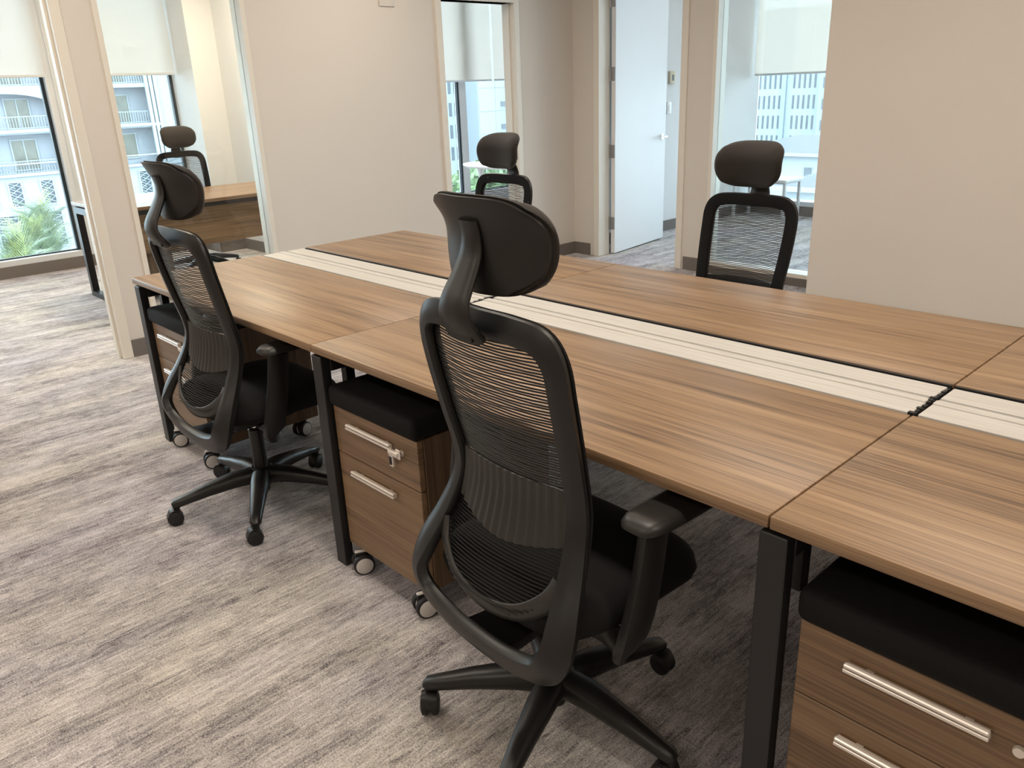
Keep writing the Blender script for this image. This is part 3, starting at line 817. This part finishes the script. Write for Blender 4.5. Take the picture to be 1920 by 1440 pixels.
# --- apartment building across the street (front plane x = -78)
FX = -78.0
ap = thing('apartment_building', 'white apartment building with balconies behind the palms', 'building', (FX, 20, -15))
def part(name, mb, matn, parent, smooth=False):
    o = build(name, mb, matn); o.parent = parent; o.matrix_parent_inverse = Matrix.Translation(-Vector(parent.location)) if False else Matrix.Identity(4)
    return o
def shift(mb, off):
    mb.v = [(p[0] - off[0], p[1] - off[1], p[2] - off[2]) for p in mb.v]; return mb
AO = (FX, 20, -15)
def ap_part(name, mb, matn, parent=None): return build(name, shift(mb, AO), matn, parent or ap)
ap_part('rear_wall', MB().box(FX - 12, FX - 1.6, 0, 42, -15, 16), 'facade_recess')
fw = MB()
for y0, y1 in ((0, 12.6), (20.3, 22.9), (29.3, 42)): fw.box(FX - 1.6, FX, y0, y1, -15, 16)
for y0, y1 in ((12.6, 20.3), (22.9, 29.3)):
    for z0, z1 in ((-15, -3.75), (-.55, -.15), (2.95, 3.3), (6.4, 6.8), (9.9, 10.3), (13.4, 16)): fw.box(FX - 1.6, FX, y0, y1, z0, z1)
ap_part('front_wall', fw, 'facade')
# arch over the first balcony
ar = MB(); n = 20; yc, hw = 16.4, 4.0
v0 = []
for i in range(n + 1):
    y = yc - hw + 2 * hw * i / n; z = 1.55 + 1.15 * math.sqrt(max(0, 1 - ((y - yc) / hw) ** 2))
    v0 += [(FX - .3, y, z), (FX - .3, y, 3.0), (FX + .02, y, z), (FX + .02, y, 3.0)]
f0 = []
for i in range(n):
    a, b2 = 4 * i, 4 * (i + 1)
    f0 += [(a + 2, b2 + 2, b2 + 3, a + 3), (a, a + 1, b2 + 1, b2), (a, b2, b2 + 2, a + 2)]
ar.add(v0, f0); ap_part('arch', ar, 'facade')
ap_part('cornice', MB().box(FX, FX + .25, 0, 42, -3.95, -3.72), 'facade'); ap_part('cornice', MB().box(FX, FX + .18, 0, 42, -3.0, -2.9).box(FX, FX + .2, 12, 29.3, -.42, -.18), 'facade')
for y in (28.35, 28.75, 29.15):
    ap_part('pilaster', MB().box(FX, FX + .22, y, y + .28, -3.7, 16), 'facade')
def ap_window(y0, y1, z0, z1, x, matn, fwid=0.12, mull=True):
    f = MB().box(x, x + .12, y0, y0 + fwid, z0, z1).box(x, x + .12, y1 - fwid, y1, z0, z1).box(x, x + .12, y0 + fwid, y1 - fwid, z0, z0 + fwid).box(x, x + .12, y0 + fwid, y1 - fwid, z1 - fwid, z1)
    if mull: f.box(x, x + .1, (y0 + y1) / 2 - .05, (y0 + y1) / 2 + .05, z0 + fwid, z1 - fwid)
    fo = ap_part('window', f, 'facade')
    ap_part('pane', MB().box(x + .01, x + .05, y0 + fwid, y1 - fwid, z0 + fwid, z1 - fwid), matn, fo)
    return fo
for (y0, y1, z0, z1) in ((16.9, 18.9, -.15, 2.35), (16.7, 18.8, -3.6, -.95), (13.2, 14.6, -3.6, -.95), (24.6, 27.2, -.15, 2.4), (24.8, 27.3, -3.3, -1.0), (24.6, 27.2, 3.3, 5.8), (16.7, 18.8, 3.3, 5.8), (24.6, 27.2, 6.8, 9.3), (16.7, 18.8, 6.8, 9.3)):
    ap_window(y0, y1, z0, z1, FX - 1.6, 'room_glass')
for (y0, y1, z0, z1) in ((30.6, 31.6, -.2, 2.2), (30.6, 31.6, 3.3, 5.7), (30.6, 31.6, -3.5, -1.2)):
    ap_window(y0, y1, z0, z1, FX, 'slit_glass')
def lattice(y0, y1, z0, z1):
    fo = ap_window(y0, y1, z0, z1, FX, 'dark_glass', .12, False)
    l = MB(); k = 0; z = z0 + .12; rr = random.Random(int(y0 * 10)); ys = y0 + .14; ye = y1 - .14
    while z < z1 - .3:
        dz = min(0.55, z1 - .12 - z)
        for (p, q) in (((FX + .09, ys, z), (FX + .09, ye, z + dz)), ((FX + .09, ye, z + .1), (FX + .09, ys, z + dz * .9)), ((FX + .09, (ys + ye) / 2, z), (FX + .09, ys, z + dz * .5))):
            l.cyl(p, q, .035, n=4)
        z += 0.5
    ap_part('lattice', l, 'facade', fo)
for y0 in (13.4, 15.4, 17.9, 20.6, 23.6, 26.3): lattice(y0, y0 + 1.15, -6.5, -4.3)
for y0, y1 in ((13.9, 16.4), (17.3, 19.2), (21, 23)): lattice(y0, y1, -10.2, -7.0)
def railing(y0, y1, z0):
    m1 = MB().box(FX - .12, FX - .04, y0, y1, z0 + .98, z0 + 1.06).box(FX - .1, FX - .05, y0, y1, z0 + .08, z0 + .13)
    y = y0
    while y < y1:
        m1.box(FX - .10, FX - .06, y, y + .05, z0, z0 + 1.0); y += .22
    ap_part('railing', m1, 'rail_grey')
for z0 in (-.15, -3.75, 3.3): railing(12.6, 20.3, z0)
for z0 in (-.15, 3.3): railing(22.9, 28.3, z0)

# --- towers
def tower(name, label, axis, base, a0, a1, zt, groups, rows, ww, wh, depth, piers=(), col='facade_tower', loc=None):
    """groups: window-centre positions along the facade; rows: window-bottom heights"""
    org = (base, a0, -15) if axis == 'X' else (a0, base, -15)
    t = thing(name, label, 'building', org)
    def P(mb, nm, mt, par=None): return build(nm, shift(mb, org), mt, par or t)
    def bx(p0, p1, z0, z1, d0, d1):
        return MB().box(base + d0, base + d1, p0, p1, z0, z1) if axis == 'X' else MB().box(p0, p1, base - d1, base - d0, z0, z1)
    P(bx(a0, a1, -15, zt, -depth, 0), 'wall', col)
    P(bx(a0 - .2, a1 + .2, zt, zt + .5, -depth, .2), 'parapet', col)
    for p0, p1 in piers: P(bx(p0, p1, -15, zt, 0, .35), 'pier', 'facade_grey')
    for z in rows:
        for g in groups:
            P(bx(g - ww / 2, g + ww / 2, z, z + wh, 0, .06), 'window', 'slit_glass')
    return t
tower('office_tower', 'white tower with slit windows left in the middle doorway', 'X', -100, 66, 84.2, 30,
      [79.0 + 1.12 * k for k in range(5)], [1.15 - 3.3 * k for k in range(-2, 4)], .55, 2.0, 14)
tb = tower('plain_building', 'blank white panelled building right in the middle doorway', 'X', -96, 84.6, 104, 26, [], [], 1, 1, 12)
org = (-96, 84.6, -15)
def tbp(nm, mb, mt): build(nm, shift(mb, org), mt, tb)
for z in (-8.4, -5.0, -1.6, 1.8, 5.2):
    for y in (84.8, 88.2, 91.6, 95.0, 98.4):
        tbp('panel', MB().box(-96, -95.92, y, y + 3.34, z, z + 3.33), 'facade_tower')
for z in (-5.0 + .6, -1.6 + .6):
    tbp('vent', MB().box(-95.92, -95.8, 89.3, 91.0, z, z + .75), 'slit_glass')
tower('slit_window_tower', 'pale tower with rows of slit windows in the right office window', 'Y', 140, -96, -67.6, 12.4,
      [-82.4 + 1.02 * k for k in range(7)] + [-73.6 + .98 * k for k in range(6)], [-.3 + 3.45 * k for k in range(-3, 4)], .36, 2.3, 16, ((-75.9, -75.0),), 'facade_tower')
tower('side_tower', 'bluish tower at the far right of the right office window', 'Y', 136, -66.9, -58, 9.5,
      [-65.8, -63.2], [-.3 + 3.45 * k for k in range(-4, 3)], .8, 1.7, 14, (), 'facade_grey')
def house(name, label, x, y, wx, wy, ze, zr):
    t = thing(name, label, 'house', (x, y, -15)); z0 = -15
    build('wall', MB().box(-wx / 2, wx / 2, -wy / 2, wy / 2, 0, ze - z0), 'facade', t)
    m1 = MB(); e, r = ze - z0, zr - z0; a, b2 = wx / 2 + .6, wy / 2 + .6
    m1.add([(-a, -b2, e), (a, -b2, e), (a, b2, e), (-a, b2, e), (-a * .25, 0, r), (a * .25, 0, r)], [(0, 1, 5, 4), (1, 2, 5), (2, 3, 4, 5), (3, 0, 4), (0, 3, 2, 1)])
    build('roof', m1, 'roof_tile', t)
    build('fascia', MB().box(-a, a, -b2, b2, e - .35, e - .01), 'facade', t)
    for k in (-1, 1):
        wn = build('window', MB().box(k * wx * .22 - .5, k * wx * .22 + .5, -wy / 2 - .06, -wy / 2, e - 2.6, e - 1.3), 'facade', t)
        build('pane', MB().box(k * wx * .22 - .4, k * wx * .22 + .4, -wy / 2 - .09, -wy / 2 - .06, e - 2.5, e - 1.4), 'slit_glass', wn)
house('villa', 'pale villa with a hipped roof below the slit-window tower', -39.0, 80, 11, 10, -5.4, -4.1)
house('small_house', 'smaller house with a low hipped roof, right of the villa', -20.2, 52, 8.5, 8, -5.0, -3.8)

# --- palms, bush
def frond_mesh(nm, matn, L, droop):
    m1 = MB(); n = 16; rr = random.Random(nm)
    pts = [Vector((L * (k / n) * (1 - .25 * (k / n) * droop), 0, L * (.55 * (k / n) - droop * .55 * (k / n) ** 2.2))) for k in range(n + 1)]
    m1.tube(pts[::4], [.018, .014, .010, .007, .004], None, 4)
    for k in range(2, n + 1):
        d2 = (pts[k] - pts[k - 1]).normalized()
        for s in (-1, 1):
            for sub in (0, .5):
                p = pts[k - 1].lerp(pts[k], sub); ln = .42 * L * (1 - .55 * k / n) * rr.uniform(.75, 1.1)
                e2 = p + (d2 * .75 + Vector((0, s * .62, -.10 + rr.uniform(-.1, .15)))).normalized() * ln
                wv = d2 * .010
                m1.add([p - wv, p + wv, e2], [(0, 1, 2)])
    return m1.mesh(nm, matn)
FR = [frond_mesh('frond_a', 'frond_green', 1.5, .9), frond_mesh('frond_b', 'frond_yellow', 1.35, .5), frond_mesh('frond_c', 'frond_green', 1.25, 1.3)]
def palm(label, x, y, zc, n, sc, seed):
    rr = random.Random(seed)
    t = thing('palm_tree', label, 'palm', (x, y, -15), 0, 'palms outside the leftmost window')
    build('trunk', MB().tube([(0, 0, 0), (.1, .05, (zc + 15) * .5), (0, 0, zc + 15)], [.22, .17, .13], None, 10, (1, 0, 0)), 'trunk', t, True)
    for k in range(n):
        el = rr.uniform(-70, 20) if k % 3 else rr.uniform(-75, -45)
        o = put('frond', FR[rr.choice((0, 0, 1, 2))], t, (0, 0, zc + 15), (0, R(el - 12), R(360 * k * .382 + rr.uniform(-15, 15))))
        s = sc * rr.uniform(.8, 1.15); o.scale = (s, s, s)
palm('palm with yellow-green fronds at the left picture edge', -11.6, 1.58, -1.40, 30, .95, 1)
palm('tall palm crown standing before the latticed windows', -13.8, 2.38, -1.45, 28, 1.0, 2)
palm('greyer palm half hidden by the desk frame', -16.9, 3.30, -1.70, 24, 1.1, 3)
bm1 = MB(); rr = random.Random(5)
for k in range(900):
    a, b2 = rr.uniform(0, 6.28), rr.uniform(-1, 1); r = 3.0 * rr.random() ** .4
    p = Vector((r * math.cos(a) * math.sqrt(1 - b2 * b2), r * math.sin(a) * math.sqrt(1 - b2 * b2), 9.2 + r * b2 * .8))
    d1 = Vector((rr.uniform(-1, 1), rr.uniform(-1, 1), rr.uniform(-1, 1))).normalized() * .35; d2 = d1.orthogonal().normalized() * .22
    bm1.add([p - d1, p - d2, p + d1, p + d2], [(0, 1, 2, 3)])
t = thing('street_tree', 'green street tree seen below the white table, middle doorway', 'tree', (-44, 39.5, -15))
fo = build('foliage', bm1, 'leaf', t); fo['kind'] = 'stuff'
build('trunk', MB().tube([(0, 0, 0), (0.1, 0, 4), (0, 0, 8.5)], [.25, .2, .12], None, 8, (1, 0, 0)), 'trunk', t, True)
